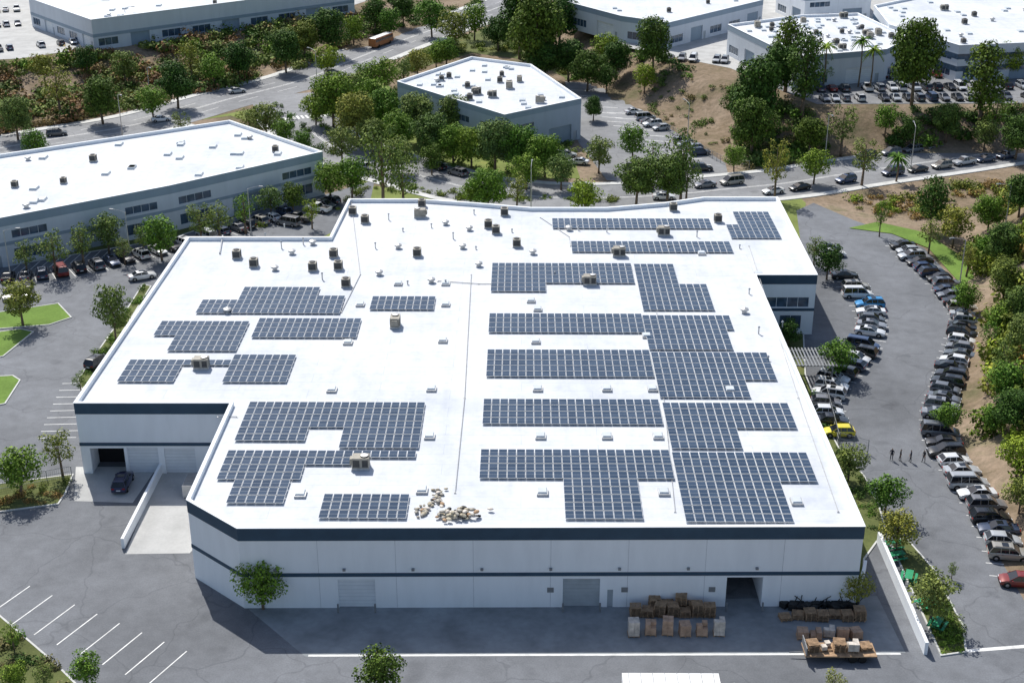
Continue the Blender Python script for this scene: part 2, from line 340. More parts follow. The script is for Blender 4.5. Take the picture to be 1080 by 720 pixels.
# ---------------------------------------------------------------- cars
def car_mesh(kind):
    m=MB(); L,Wd={'sedan':(4.7,1.82),'suv':(4.75,1.92),'hatch':(4.2,1.78),'pickup':(5.6,1.98),'van':(5.1,2.0)}[kind]; w=Wd/2
    g={'sedan':.9,'suv':1.05,'hatch':.95,'pickup':1.08,'van':1.05}[kind]; rf={'sedan':1.44,'suv':1.68,'hatch':1.5,'pickup':1.82,'van':1.9}[kind]
    if kind=='sedan': st=[(-.5,.8,.45,.78),(-.47,.93,.3,.95),(-.3,1,.22,.98),(0,1,.2,.95),(.2,1,.2,.93),(.38,.98,.22,.83),(.47,.9,.26,.7),(.5,.75,.35,.6)]
    elif kind=='pickup': st=[(-.5,.95,.5,.9),(-.49,.98,.42,1.05),(-.2,1,.4,1.05),(0,1,.38,1.08),(.2,1,.38,1.1),(.42,.97,.38,1.05),(.48,.92,.4,.95),(.5,.85,.45,.8)]
    else: st=[(-.5,.85,.45,.85),(-.48,.95,.3,1.0),(-.3,1,.25,g),(0,1,.23,g),(.2,1,.23,g-.02),(.36,.98,.25,g-.1),(.47,.9,.3,g-.25),(.5,.78,.4,g-.38)]
    R=[]
    for x,ww,zl,zt in st:
        a=w*ww; X=x*L
        R.append([(X,-a*.94,zl),(X,-a,zl+.22),(X,-a*.985,zt-.18),(X,-a*.9,zt),(X,-a*.4,zt+.035),(X,a*.4,zt+.035),(X,a*.9,zt),(X,a*.985,zt-.18),(X,a,zl+.22),(X,a*.94,zl)])
    i0=len(m.v)
    for r in R: m.v+=r
    n=10
    for i in range(len(R)-1):
        for k in range(n):
            m.f.append((i0+i*n+k,i0+i*n+(k+1)%n,i0+(i+1)*n+(k+1)%n,i0+(i+1)*n+k)); m.m.append(0)
    m.f.append(tuple(i0+k for k in range(n))); m.m.append(0); m.f.append(tuple(i0+(len(R)-1)*n+k for k in range(n))[::-1]); m.m.append(0)
    cab={'sedan':(-.38,-.19,.06,.26),'suv':(-.49,-.4,.08,.26),'hatch':(-.49,-.34,.06,.27),'pickup':(-.13,-.09,.1,.24),'van':(-.49,-.44,.15,.33)}[kind]
    xb0,xr0,xr1,xb1=[c*L for c in cab]; zb=g-.03; zr=rf; wb=w*.91; wt=w*.72
    B=[(xb0,-wb,zb),(xb1,-wb,zb-.02),(xb1,wb,zb-.02),(xb0,wb,zb)]; Tt=[(xr0,-wt,zr-.05),(xr1,-wt,zr-.05),(xr1,wt,zr-.05),(xr0,wt,zr-.05)]
    for k in range(4): m.quad([B[k],B[(k+1)%4],Tt[(k+1)%4],Tt[k]],1)
    rr=[(xr0-.03,-wt-.02,zr-.08),(xr1+.03,-wt-.02,zr-.08),(xr1+.03,wt+.02,zr-.08),(xr0-.03,wt+.02,zr-.08)]
    r2=[(xr0+.0,-wt+.03,zr-.02),(xr1-.02,-wt+.03,zr-.02),(xr1-.02,wt-.03,zr-.02),(xr0+.0,wt-.03,zr-.02)]
    tt=[(xr0+.25,-wt+.25,zr+.02),(xr1-.3,-wt+.25,zr+.02),(xr1-.3,wt-.25,zr+.02),(xr0+.25,wt-.25,zr+.02)]
    for k in range(4): m.quad([rr[k],rr[(k+1)%4],r2[(k+1)%4],r2[k]],0); m.quad([r2[k],r2[(k+1)%4],tt[(k+1)%4],tt[k]],0)
    m.quad(tt,0)
    for k in range(4): m.tube(B[k],Tt[k],.045,.035,5,0,False)
    for s in (-1,1):
        for xx in ([.0] if kind=='pickup' else [-.03,-.22] if kind!='sedan' else [-.04]):
            m.tube((xx*L,s*wb*1.0,zb),(xx*L,s*wt*1.01,zr-.06),.045,.04,5,0,False)
        for ax in (-.31,.31):
            m.tube((ax*L,s*(w-.2),.34),(ax*L,s*(w+.012),.34),.41,.41,14,4); m.tube((ax*L,s*(w-.2),.33),(ax*L,s*(w+.03),.33),.34,.33,14,2); m.tube((ax*L,s*(w+.03),.33),(ax*L,s*(w+.045),.33),.2,.16,10,3)
        zt_=st[-2][3]; m.box((.482*L,s*w*.62,zt_-.1),(.1,w*.4,.14),0,5); m.box((-.49*L,s*w*.68,st[1][3]-.16),(.1,w*.35,.16),0,6)
        m.box((.2*L,s*(w+.08),g+.02),(.14,.16,.12),0,0)
        m.tube((-.2*L,s*(w+.005),g-.2),(-.16*L,s*(w+.005),g-.2),.015,.015,4,4)
    m.box((.497*L,0,.42),(.05,w*1.0,.16),0,4); m.box((-.497*L,0,.62),(.03,.5,.14),0,5); m.box((0,0,.26),(L*.88,Wd*.9,.12),0,4)
    if kind in ('sedan','suv') : m.box(((xr0+xr1)/2+.25,0,zr+.022),(.75,w*.9,.01),0,1)   # sunroof
    if kind=='pickup':
        m.box((-.315*L,0,1.075),(L*.34,Wd*.8,.06),0,4)
        for s in (-1,1): m.box((-.315*L,s*w*.9,1.11),(L*.36,.1,.1),0,0)
        m.box((-.49*L,0,1.1),(.08,Wd*.88,.1),0,0)
    if kind in('suv','van'):
        for s in (-1,1): m.tube((xr0+.2,s*wt*.85,zr+.04),(xr1-.2,s*wt*.85,zr+.04),.025,.025,5,4)
    o=m.obj('tmp',[PAINT,CGLASS,RUB,HUB,BLK,HL,TL]); me=o.data; me.name='car_'+kind; bpy.data.objects.remove(o)
    me.polygons.foreach_set('use_smooth',[True]*len(me.polygons))
    try: me.set_sharp_from_angle(angle=math.radians(32))
    except Exception: pass
    return me
CM={k:car_mesh(k) for k in('sedan','suv','hatch','pickup','van')}
COL=[(.72,.73,.74),(.78,.78,.78),(.75,.75,.74),(.42,.44,.46),(.48,.5,.52),(.28,.29,.31),(.02,.02,.022),(.03,.032,.036),(.1,.11,.12),(.05,.07,.12),(.015,.016,.018),(.16,.17,.19),(.03,.03,.035),(.36,.34,.3),(.04,.07,.15),(.2,.2,.21),(.76,.77,.78)]
def car(x,y,z,head,kind=None,col=None):
    kind=kind or random.choice(['sedan']*6+['suv']*5+['hatch']*3+['pickup','van'])
    if col is None: col=random.choice(COL) if random.random()>.02 else (.22,.025,.02)
    o=bpy.data.objects.new({'pickup':'pickup_truck','van':'parked_van'}.get(kind,'parked_car'),CM[kind]); sc.collection.objects.link(o)
    o.location=(x,y,z+.02); o.rotation_euler=(0,0,head); o.color=c4(col); return o
def row(px,sp=2.75,fill=.93,perp=True,z=0.,lines=True,jit=.14,skip=()):
    pts=catmull([P(a,b,z) for a,b in px],.5); acc=sp/2; nn=normals(pts); s=0
    for i in range(1,len(pts)):
        s+=np.linalg.norm(pts[i]-pts[i-1])
        if s>=acc:
            acc+=sp; d=-nn[i]; hd=math.atan2(d[1],d[0])
            if not perp: hd+=math.pi/2
            if random.random()<fill and not any(math.hypot(pts[i][0]-a,pts[i][1]-b)<2.4 for a,b in skip):
                car(pts[i][0]+random.gauss(0,jit*(1.8 if perp else 1)),pts[i][1]+random.gauss(0,jit*.7),z,hd+math.radians(random.gauss(0,1.6))+(math.pi if random.random()<.4 and perp else 0))
            if lines and perp and z==0:
                t=np.array([nn[i][1],-nn[i][0]])*(sp/2); a=pts[i]+t; ribbon(mk,[a-nn[i]*2.6,a+nn[i]*2.6],-.06,.06,.012)
row([(948,259),(962,273),(985,293),(1005,315),(1018,338),(1013,360),(1005,385),(998,410),(990,440),(996,472),(1018,505),(1043,545),(1060,582),(1076,630)],2.72,.98)
bl,yl=P(917,324),P(884,459)
row([(888,290),(902,308),(917,332),(918,352),(905,378),(892,392),(878,408),(872,428),(880,464)],2.75,.95,skip=(bl,yl))
row([(872,262),(880,276)],2.8,1)
car(*bl,0,math.pi,'suv',(.02,.25,.55)); car(*yl,0,math.pi,'hatch',(.8,.68,.03))
row([(-20,296),(40,292),(100,282),(160,268),(230,248),(300,228)],2.9,.85)
row([(300,240),(355,212)],2.9,.75)
row([(-40,318),(30,312)],2.9,.5)
row([(452,175),(470,181),(488,186)],6,1,False,lines=False)
row([(530,196),(620,201),(720,199),(790,192)],6.5,.7,False,lines=False)
row([(800,206),(850,199),(910,189),(960,182),(1020,173),(1080,164)],6.2,.9,False,lines=False)
row([(900,168),(980,158),(1080,144)],6.2,.9,False,lines=False)
row([(835,107),(870,106),(1000,105),(1150,103)],2.9,.85,z=7.02,lines=False)
row([(845,96),(1000,94),(1150,92)],2.9,.9,z=7.02,lines=False)
row([(850,84),(940,82),(1000,81),(1150,79)],2.9,.8,z=7.02,lines=False)
row([(690,62),(765,66)],2.9,.6,z=7.02,lines=False)
row([(100,45),(200,33),(330,17)],2.9,.85,z=5.02,lines=False)
row([(-20,55),(80,46)],2.9,.7,z=5.02,lines=False); row([(-30,30),(28,26)],2.9,.85,z=5.02,lines=False); row([(-30,14),(24,11)],2.9,.85,z=5.02,lines=False)
row([(480,42),(540,22)],7,.5,False,lines=False)
row([(665,118),(740,165)],3.2,.5,lines=False)
car(*P(130,512),0,math.radians(92),'suv',(.03,.035,.09))
car(*P(150,294),0,.5,'sedan',(.7,.7,.7)); car(*P(104,385),0,1.2,'suv',(.02,.02,.02)); car(*P(380,178),0,2.6,'suv',(.6,.6,.6)); car(*P(610,173),0,2.9,'sedan',(.7,.7,.7)); car(*P(597,166),0,.1,'suv',(.5,.5,.5)); car(*P(740,180),0,.1,'suv')
car(*P(250,98),0,.5,'sedan',(.6,.6,.6)); car(*P(60,143),0,.3,'suv',(.1,.1,.1)); car(*P(350,78),0,.6,'hatch'); car(*P(700,210),0,.0,'sedan',(.7,.7,.7)); car(*P(170,128),0,.35,'sedan',(.75,.75,.75)); car(*P(462,28),0,.5,'suv',(.3,.3,.3))
mk.obj('road_markings',[PAINTW])
# ---------------------------------------------------------------- buildings
def building(name,poly,z0,h,wall,band=None,bands=(),ops=None,par=.6,seam=7.5):
    ops=ops or {}; poly=ccw(poly); cx=sum(p[0] for p in poly)/len(poly);cy=sum(p[1] for p in poly)/len(poly)
    e=empty(name,(cx,cy,z0)); z1=z0+h
    m=MB()
    for i in range(len(poly)):
        p,q=poly[i],poly[(i+1)%len(poly)]
        m.wall(p,q,z0-.5,z1,[(a,b,z0+c,z0+d,dd,mm) for a,b,c,d,dd,mm in ops.get(i,[])],0)
    m.obj('walls',[wall,GLASS,DARK,DOOR,DOORG,WALLB,SLAT],e)
    m=MB()
    for i in range(len(poly)):
        p,q=Vector(poly[i]),Vector(poly[(i+1)%len(poly)]); L=(q-p).length; d=(q-p)/L if L else 0; nn=Vector((d.y,-d.x)); k=int(L/seam)
        blocked=[(a,b) for a,b,*_ in ops.get(i,[])]
        for t in range(1,k):
            u=L*t/k
            if any(a-.1<u<b+.1 for a,b in blocked): continue
            c=p+d*u+nn*.004; m.box((c.x,c.y,z0+h*.43),(.05,.02,h*.85),math.atan2(d.y,d.x))
    if m.v: m.obj('panel_joints',[JOINT],e)
    ins=offset(poly,-.35); m=MB(); m.quad([(*p,z1-par) for p in ins]); m.obj('roof_deck',[ROOF],e)
    m=MB()
    n=len(poly); cap=offset(poly,.09)
    m.ring(ins,cap,z1,z1+.08,0,inner=True)
    for i in range(n):
        j=(i+1)%n; m.quad([(*ins[i],z1-par),(*ins[j],z1-par),(*ins[j],z1),(*ins[i],z1)])
    m.obj('parapet',[WALL],e)
    if bands:
        m=MB(); out=offset(poly,.05)
        for a,b in bands: m.ring(poly,out,z0+a,z0+b)
        m.obj('painted_bands',[band],e)
    return e
main_px=[(197,527),(250,557),(912,555),(797,290),(862,290),(820,208),(742,208),(700,214),(640,219),(560,219),(500,214),(440,210),(368,210),(348,250),(198,250),(78,425),(243,425)]
main=PP(main_px,9.9); HB=9.9
def elen(p,i): a,b=p[i],p[(i+1)%len(p)]; return math.hypot(b[0]-a[0],b[1]-a[1])
LF=elen(main,1)
def fr(px): return (px-257)/(903-257)*LF
LW=elen(main,15); LN=elen(main,3)
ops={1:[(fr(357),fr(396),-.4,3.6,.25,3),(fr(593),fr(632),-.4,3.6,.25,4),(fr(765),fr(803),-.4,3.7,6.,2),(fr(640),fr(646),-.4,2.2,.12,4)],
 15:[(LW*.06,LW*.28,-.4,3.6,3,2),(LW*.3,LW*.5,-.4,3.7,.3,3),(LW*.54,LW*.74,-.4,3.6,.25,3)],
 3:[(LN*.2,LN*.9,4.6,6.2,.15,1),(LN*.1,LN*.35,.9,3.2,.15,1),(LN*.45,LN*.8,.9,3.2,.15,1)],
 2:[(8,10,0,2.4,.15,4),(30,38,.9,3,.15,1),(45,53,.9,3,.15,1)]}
B=building('warehouse_building',main,0,HB,WALL,NAVY,[(8.4,9.86),(3.95,4.4)],ops,par=.55)
RZ=9.35
m=MB()
def pipe(l,z=.12,r=.06):
    pts=[(*P(a,b,RZ),RZ+z) for a,b in l]
    for a,b in zip(pts[:-1],pts[1:]): m.tube(a,b,r,r,6)
    for a in pts: m.box((a[0],a[1],RZ+z/2+.01),(.25,.15,z-.03))
pipe([(497,290),(490,420),(480,520)]); pipe([(790,260),(842,420),(884,540)]); pipe([(462,297),(505,300),(518,300)]); pipe([(570,230),(600,250),(602,260)])
pipe([(235,250),(232,268)],.3,.1); pipe([(370,210),(380,290),(360,330)]); pipe([(690,300),(700,420),(712,540)],.1,.05); pipe([(230,440),(250,440)],.1,.05)
for a,b in [(297,262),(320,258),(410,232),(425,244),(455,240),(478,252),(502,263),(396,262),(610,243),(640,245),(705,262),(735,250),(470,300),(540,245),(585,290),(800,352),(790,310),(780,262),(500,226),(340,295),(810,380),(825,345),(430,300),(300,240),(280,252)]:
    x,y=P(a,b,RZ); hh=random.uniform(.4,1.1); m.tube((x,y,RZ),(x,y,RZ+hh),.1,.1,8); m.tube((x,y,RZ+hh),(x,y,RZ+hh+.18),.2,.08,8)
m.obj('roof_pipes',[METAL],B)
m=MB()
for a,b in [(367,362),(350,412),(467,360),(455,411),(567,327),(565,361),(567,411),(570,461),(572,520),(453,461),(317,522),(445,518),(470,300),(640,461),(640,411),(700,520),(840,530),(800,290),(770,412),(560,318),(470,322),(420,300),(682,355),(688,411),(694,461),(740,268),(380,322)]:
    x,y=P(a,b,RZ); m.box((x,y,RZ+.15),(1.25,1.4,.3),0,1); m.box((x,y,RZ+.38),(1.1,1.25,.16),0,0,.8)
m.obj('skylights',[SKYL,METAL],B)
m=MB()
p,q=Vector(main[1]),Vector(main[2]); d=(q-p).normalized(); nn=Vector((d.y,-d.x))
for k in range(1,9):
    c=p+d*(LF*(k-.5)/9)+nn*.18; m.box((c.x,c.y,4.9),(.3,.3,.2))
for px in (580,658,750): 
    c=p+d*fr(px)+nn*.03; m.box((c.x,c.y,2.2),(.7,.04,.6),0)
for px in (357,396,593,632,765,803):
    c=p+d*fr(px)+nn*.9; m.tube((c.x,c.y,0),(c.x,c.y,1.1),.1,.1,8)
m.obj('wall_fittings',[GREYM],B)
# solar arrays: every array is a union of cells on one module grid
def array(rects):
    fm=MB(); GX,GY=1.04,1.72; x0=min(r[0] for r in rects); y0=min(r[2] for r in rects)
    ox,oy=P(x0,rects[0][2],RZ+.3); oy=P(x0,y0,RZ+.3)[1]; cells=set()
    for a,b,c,e in rects:
        xa,ya=P(a,(c+e)/2,RZ+.3)[0],P(a,c,RZ+.3)[1]; xb,yb=P(b,(c+e)/2,RZ+.3)[0],P(b,e,RZ+.3)[1]
        i0=round((xa-ox)/GX); i1=max(i0+1,round((xb-ox)/GX)); j0=round((oy-ya)/GY); j1=max(j0+1,round((oy-yb)/GY))
        for i in range(i0,i1):
            for j in range(j0,j1): cells.add((i,j))
    z=RZ+.3; w_,h_,t=GX-.05,GY-.14,.035
    for i,j in cells:
        cx=ox+(i+.5)*GX; cy=oy-(j+.5)*GY
        fm.box((cx,cy,z-.02),(w_,h_,.04),0,0)
        for a,b in ((-h_/2+t,-.012),(.012,h_/2-t)):
            fm.quad([(cx-w_/2+t,cy+a,z+.003),(cx+w_/2-t,cy+a,z+.003),(cx+w_/2-t,cy+b,z+.003),(cx-w_/2+t,cy+b,z+.003)],1)
        for s in (-.5,.5): fm.box((cx,cy+s*h_*.6,RZ+.22),(GX-.01,.05,.05),0,0)
        if i%3==0: fm.box((cx,cy,RZ+.1),(.25,.25,.19),0,0)
    fm.obj('solar_panel_array',[ALU,PV])
for r in [[(520,665,277,298),(519,578,297,309)],[(516,678,330,349)],[(514,690,368,400)],[(510,698,420,447)],[(507,710,473,504),(590,675,503,546)],
 [(668,714,278,298),(673,752,297,328)],[(677,775,332,346),(681,767,345,367)],[(686,812,371,402),(692,786,402,422)],[(698,832,424,450),(704,780,449,474)],[(708,853,476,508),(716,826,507,548)],
 [(582,752,230,240)],[(602,768,254,265)],[(776,812,223,237),(766,818,237,252)],
 [(253,336,302,317),(207,300,316,331),(300,362,311,329)],[(393,455,312,327)],[(163,260,338,354),(182,250,352,371)],[(266,379,335,356)],[(140,240,376,385),(131,190,385,405),(238,310,373,403)],
 [(255,444,423,449),(246,325,447,467),(362,442,447,472)],[(238,382,477,490),(380,435,474,486),(230,318,489,509),(240,302,508,533)],[(342,426,520,546)]]: array(r)
# hvac
def hvac(v):
    m=MB(); 
    if v==0:
        m.box((0,0,.15),(2.1,1.5,.3),0,0); m.box((0,0,.95),(2.,1.4,1.3),0,1); m.box((-.5,-.71,.9),(.8,.03,.9),0,2); m.box((.55,-.71,.9),(.7,.03,.9),0,2)
        m.tube((.45,0,1.6),(.45,0,1.75),.5,.5,16,2); m.tube((.45,0,1.75),(.45,0,1.78),.46,.1,16,0); m.box((-1.15,0,1.),(.35,1.,.8),0,1,.8)
    elif v==1:
        m.box((0,0,.1),(1.3,1.3,.2),0,0); m.box((0,0,.75),(1.2,1.2,1.1),0,1)
        for s in (-1,1): m.box((0,s*.61,.75),(1.,.03,.85),0,2); m.box((s*.61,0,.75),(.03,1.,.85),0,2)
        m.tube((0,0,1.3),(0,0,1.42),.45,.4,14,2)
    else:
        m.tube((0,0,0),(0,0,.5),.4,.4,14,0); m.tube((0,0,.5),(0,0,.75),.65,.6,14,0); m.tube((0,0,.75),(0,0,.95),.6,.1,14,0)
    o=m.obj('t',[METAL,TAN,HDK]); me=o.data; bpy.data.objects.remove(o); return me
HV=[hvac(0),hvac(1),hvac(2)]
def puthv(x,y,z,v,s=1.):
    o=bpy.data.objects.new(['rooftop_hvac_unit','evaporative_cooler','roof_exhaust_vent'][v],HV[v]); sc.collection.objects.link(o); o.location=(x,y,z); o.rotation_euler=(0,0,random.choice([0,0,math.pi/2,math.pi])); o.scale=(s,s,s); return o
for a,b,v in [(352,271,1),(357,284,1),(250,272,1),(268,281,1),(443,229,0),(515,240,1),(523,246,1),(440,270,1),(365,302,1),(213,388,0),(417,344,0),(381,493,0),(653,270,0),(622,300,0),(562,268,2),(757,234,1),(372,226,1),(470,237,2),(532,227,1),(445,218,1),(495,243,2),(330,258,2),(308,268,2),(385,235,1),(330,285,1),(455,298,2),(700,248,0),(710,222,1),(600,243,2),(420,262,2),(505,281,2),(488,262,2),(400,290,2),(290,285,2),(545,260,1),(240,330,2),(785,330,2)]:
    x,y=P(a,b,RZ); puthv(x,y,RZ,v,1.05 if v==1 else .95)
# sandbags
m=MB()
for k in range(110):
    if k<70: x,y=P(random.gauss(484,11),random.gauss(545,2.6),RZ)
    elif k<95: x,y=P(random.gauss(461,5),random.gauss(526,5),RZ)
    else: x,y=P(random.gauss(446,5),random.gauss(541,3),RZ)
    s=random.uniform(.3,.8); zz=RZ+.12+random.random()*(.6 if k<70 else .15); rz=random.random()*3
    i=len(m.v)
    for a in range(5):
        th=math.pi*(a+.5)/5
        for b in range(8):
            ph=2*math.pi*b/8; r=math.sin(th)*(1+random.uniform(-.15,.15)); X=r*math.cos(ph)*s*.55;Y=r*math.sin(ph)*s*.38
            m.v.append((x+X*math.cos(rz)-Y*math.sin(rz),y+X*math.sin(rz)+Y*math.cos(rz),max(RZ+.01,zz+math.cos(th)*.2*s)))
    mi=random.choice([0,0,1,2,3,2,4])
    for a in range(4):
        for b in range(8): m.f.append((i+a*8+b,i+(a+1)*8+b,i+(a+1)*8+(b+1)%8,i+a*8+(b+1)%8)); m.m.append(mi)
    m.f.append(tuple(i+b for b in range(8))); m.m.append(mi)
m.obj('sandbag_pile',[BAG,WRAP,TAN,WOOD,BLK],smooth=True)
# neighbouring buildings
def autoops(L,h,win=True,doors=True,step=9.):
    r=[]; k=max(1,int(L/step)); w=L/k
    for i in range(k):
        u=i*w+w*.15
        if i%3==1 and doors: r.append((u,u+w*.6,-.4,4.,.4,3 if random.random()<.3 else 5)); r.append((u+w*.65,u+w*.65+1.1,-.4,2.2,.15,4))
        elif win:
            r.append((u,u+w*.6,1.,3.,.15,1))
        if h>8.6 and i%3!=1: r.append((u,u+w*.6,5.,6.4,.15,1))
    return r
def bld(name,px,z0,h,wall,band,bands,n=10,**k):
    poly=ccw(PP(px,z0+h)); o={i:autoops(elen(poly,i),h,**k) for i in range(len(poly))}
    b=building(name,poly,z0,h,wall,band,bands,o)
    xs=[p[0] for p in poly];ys=[p[1] for p in poly]; ins=offset(poly,-3)
    m=MB()
    for _ in range(n):
        for _t in range(40):
            x=random.uniform(min(xs),max(xs));y=random.uniform(min(ys),max(ys))
            if inpoly(x,y,ins) and inpoly(x,y,poly): break
        puthv(x,y,z0+h-.6,random.choice([0,1,1,2]),random.uniform(.85,1.1))
    for _ in range(n*2):
        for _t in range(40):
            x=random.uniform(min(xs),max(xs));y=random.uniform(min(ys),max(ys))
            if inpoly(x,y,ins) and inpoly(x,y,poly): break
        m.box((x,y,z0+h-.4),(1.4,2.2,.4),0,0,.85)
    m.obj('skylights',[SKYL],b)
    return b
bld('office_warehouse_building',[(-330,285),(0,230),(178,196),(340,160),(242,127),(-330,212)],0,9,WALLL,WALLB,[(7.4,8.95),(3.9,4.5)],18)
bld('office_building',[(419,86),(532,121),(613,104),(560,68),(497,60)],0,9.5,WALLG,WALLB,[(8.2,9.4)],14)
bld('distribution_building',[(30,-2),(96,21),(373,-14),(330,-60),(60,-50)],5,8.5,WALLL,WALLB,[(3.5,4.4)],14)
bld('industrial_building',[(598,2),(655,17),(705,24),(805,0),(760,-30),(640,-35)],7,7,WALLL,WALLB,[(5.5,6.9)],12)
bld('warehouse_block',[(768,26),(838,60),(935,52),(960,40),(905,14),(845,16)],7,8,WALLL,WALLB,[(6.6,7.9)],26)
bld('glazed_office_building',[(922,6),(938,26),(1012,48),(1110,44),(1300,30),(1200,-20),(990,-8)],7,9,WALLL,GLASS,[(2.5,3.8),(5.5,6.8)],26)
bld('industrial_building',[(820,-18),(850,-6),(920,-10),(900,-30),(830,-32)],7,9,WALL,WALLB,[(7,8)],6)
# ---------------------------------------------------------------- site walls, fences
def lowwall(name,pts,h,th,mat,z=0):
    m=MB(); pts=[np.array(p) for p in pts]; ribbon(m,pts,-th/2,th/2,z+h,0,h)
    for e,nb in ((0,1),(-1,-2)):
        n_=normals(pts)[e]; a=pts[e]-n_*th/2;b=pts[e]+n_*th/2; m.quad([(*a,z),(*b,z),(*b,z+h),(*a,z+h)])
    m.obj(name,[mat])
lowwall('retaining_wall',PP([(130,578),(172,495)]),1.3,.35,WALL)
lowwall('retaining_wall',PP([(926,572),(976,690)]),1.5,.35,WALL)
lowwall('retaining_wall',PP([(905,628),(912,600)]),1.2,.3,WALL)
def fence(px,h=2.,z=None):
    m=MB(); pts=catmull([P(a,b) for a,b in px],2.5)
    for i,p in enumerate(pts):
        m.tube((p[0],p[1],0),(p[0],p[1],h),.05,.05,6)
        if i:
            q=pts[i-1]
            for t in (.15,.55,.97): m.tube((q[0],q[1],h*t),(p[0],p[1],h*t),.03,.03,5)
            for k in range(1,12): 
                r=q+(p-q)*k/12; m.tube((r[0],r[1],.1),(r[0],r[1],h),.012,.012,4)
    m.obj('metal_fence',[GREYM])
fence([(-30,522),(76,503)],1.6); fence([(868,408),(884,470)],1.8); fence([(885,470),(915,478)],2); fence([(790,178),(760,172),(700,136)],1.8)
m=MB(); x,y=P(853,378,3)
for a in (-3,3):
    for b in (-2.5,2.5): m.tube((x+a,y+b,0),(x+a,y+b,3),.12,.12,8)
for b in (-2.6,0,2.6): m.box((x,y+b,3.08),(7,.15,.2))
for k in range(15): m.box((x-3.4+k*.485,y,3.26),(.2,6.4,.12))
m.obj('patio_pergola',[GREYM])
m=MB(); x,y=P(203,520); m.box((x,y,1.1),(1.6,3,1.6),0,0); m.box((x,y,2.),(1.4,2.6,.25),0,1,.9)
for a in (-.6,.6):
    for b in (-1.2,1.2): m.tube((x+a,y+b,0),(x+a,y+b,.35),.12,.12,8,1)
m.box((x-.81,y,1.2),(.03,2.2,.9),0,2); m.obj('waste_compactor',[METAL,GREYM,HDK])
# pallets & goods
def pallet(m,x,y,z,rz):
    ca,sa=math.cos(rz),math.sin(rz)
    def w(a,b): return (x+a*ca-b*sa,y+a*sa+b*ca)
    for k in range(6): p=w(0,-.5+k*.2); m.box((*p,z+.13),(1.2,.13,.025),rz,0)
    for k in (-1,0,1): p=w(k*.53,0); m.box((*p,z+.06),(.1,1.12,.1),rz,0)
def stack(px,py,n,xy=None,z=0.):
    m=MB(); x,y=xy or P(px,py); rz=random.gauss(0,.08)
    for k in range(n): pallet(m,x+random.gauss(0,.03),y+random.gauss(0,.03),z+k*.15,rz+random.gauss(0,.03))
    m.obj('wooden_pallet_stack',[WOOD])
def load(px,py,h,xy=None,z=0.):
    m=MB(); x,y=xy or P(px,py); rz=random.gauss(0,.1); pallet(m,x,y,z,rz); mi=random.choice([1,1,2])
    nz=max(1,int(h/.42))
    for c in range(nz):
        for a in (-.28,.28):
            for b in (-.28,.28):
                if c==nz-1 and random.random()<.25: continue
                m.box((x+a*math.cos(rz)-b*math.sin(rz),y+a*math.sin(rz)+b*math.cos(rz),z+.15+c*.42+.21),(.54,.54,.405),rz+random.gauss(0,.02),mi)
    m.obj('cardboard_pallet_load',[WOOD,CARD,WRAP])
for k in range(6): load(668+k*18,668+random.uniform(-1,1),random.choice([1.3,1.7,1.7]))
for k in range(7): stack(670+k*13,648+random.uniform(-1,1),random.randint(5,13))
for k in range(4): stack(690+k*14,642,random.randint(5,12))
for k in range(7): stack(828+k*13,650+random.uniform(-3,3),random.randint(3,9))
for k in range(5): load(846+k*14,671+random.uniform(-2,2),random.choice([.9,1.3]))
# flatbed trailer loaded with goods
m=MB(); tx,ty=P(884,692); m.box((tx,ty,.82),(7.2,2.3,.14),0,0); m.box((tx,ty,.66),(6.6,1.,.16),0,1); m.box((tx-3.5,ty,1.35),(.1,2.3,.95),0,1)
for a in (1.2,2.2):
    for s in (-1,1): m.tube((tx+a,ty+s*.8,.4),(tx+a,ty+s*1.1,.4),.4,.4,14,2)
m.tube((tx-3.5,ty,.6),(tx-5.,ty,.5),.08,.06,6,1); m.tube((tx-3.1,ty,0.02),(tx-3.1,ty,.6),.07,.07,6,1)
m.obj('flatbed_trailer',[WOOD,GREYM,RUB])
for k in range(5):
    xy=(tx-2.7+k*1.35,ty+random.uniform(-.3,.3))
    (load(0,0,random.choice([.5,.9]),xy,.9) if k%2 else stack(0,0,random.randint(3,7),xy,.9))
m=MB()
for k in range(36):
    x,y=P(random.uniform(825,905),random.uniform(636,646)); a=random.uniform(0,3); m.tube((x,y,random.uniform(.1,.5)),(x+math.cos(a)*1.6,y+math.sin(a)*.8,random.uniform(.3,1.7)),.05,.05,5)
    m.box((x,y,.4),(random.uniform(.4,1),random.uniform(.3,.8),random.uniform(.5,.8)),a)
m.obj('scrap_metal_pile',[BLK])
def table(px,py,rz):
    m=MB(); x,y=P(px,py)
    def w(a,b): return (x+a*math.cos(rz)-b*math.sin(rz),y+a*math.sin(rz)+b*math.cos(rz))
    m.box((*w(0,0),.85),(1.9,.8,.05),rz)
    for s in (-1,1): m.box((*w(0,s*.75),.55),(1.9,.28,.05),rz)
    for a in (-.7,.7):
        m.box((*w(a,0),.48),(.08,1.6,.06),rz)
        for s in (-1,1): m.tube((*w(a,s*.6),.1),(*w(a,s*.2),.83),.04,.04,6)
    m.obj('picnic_table',[GREENP])
for a,b,r in [(945,590,.3),(958,612,1.2),(975,640,.5),(988,662,1.),(942,578,.2)]: table(a,b,r)
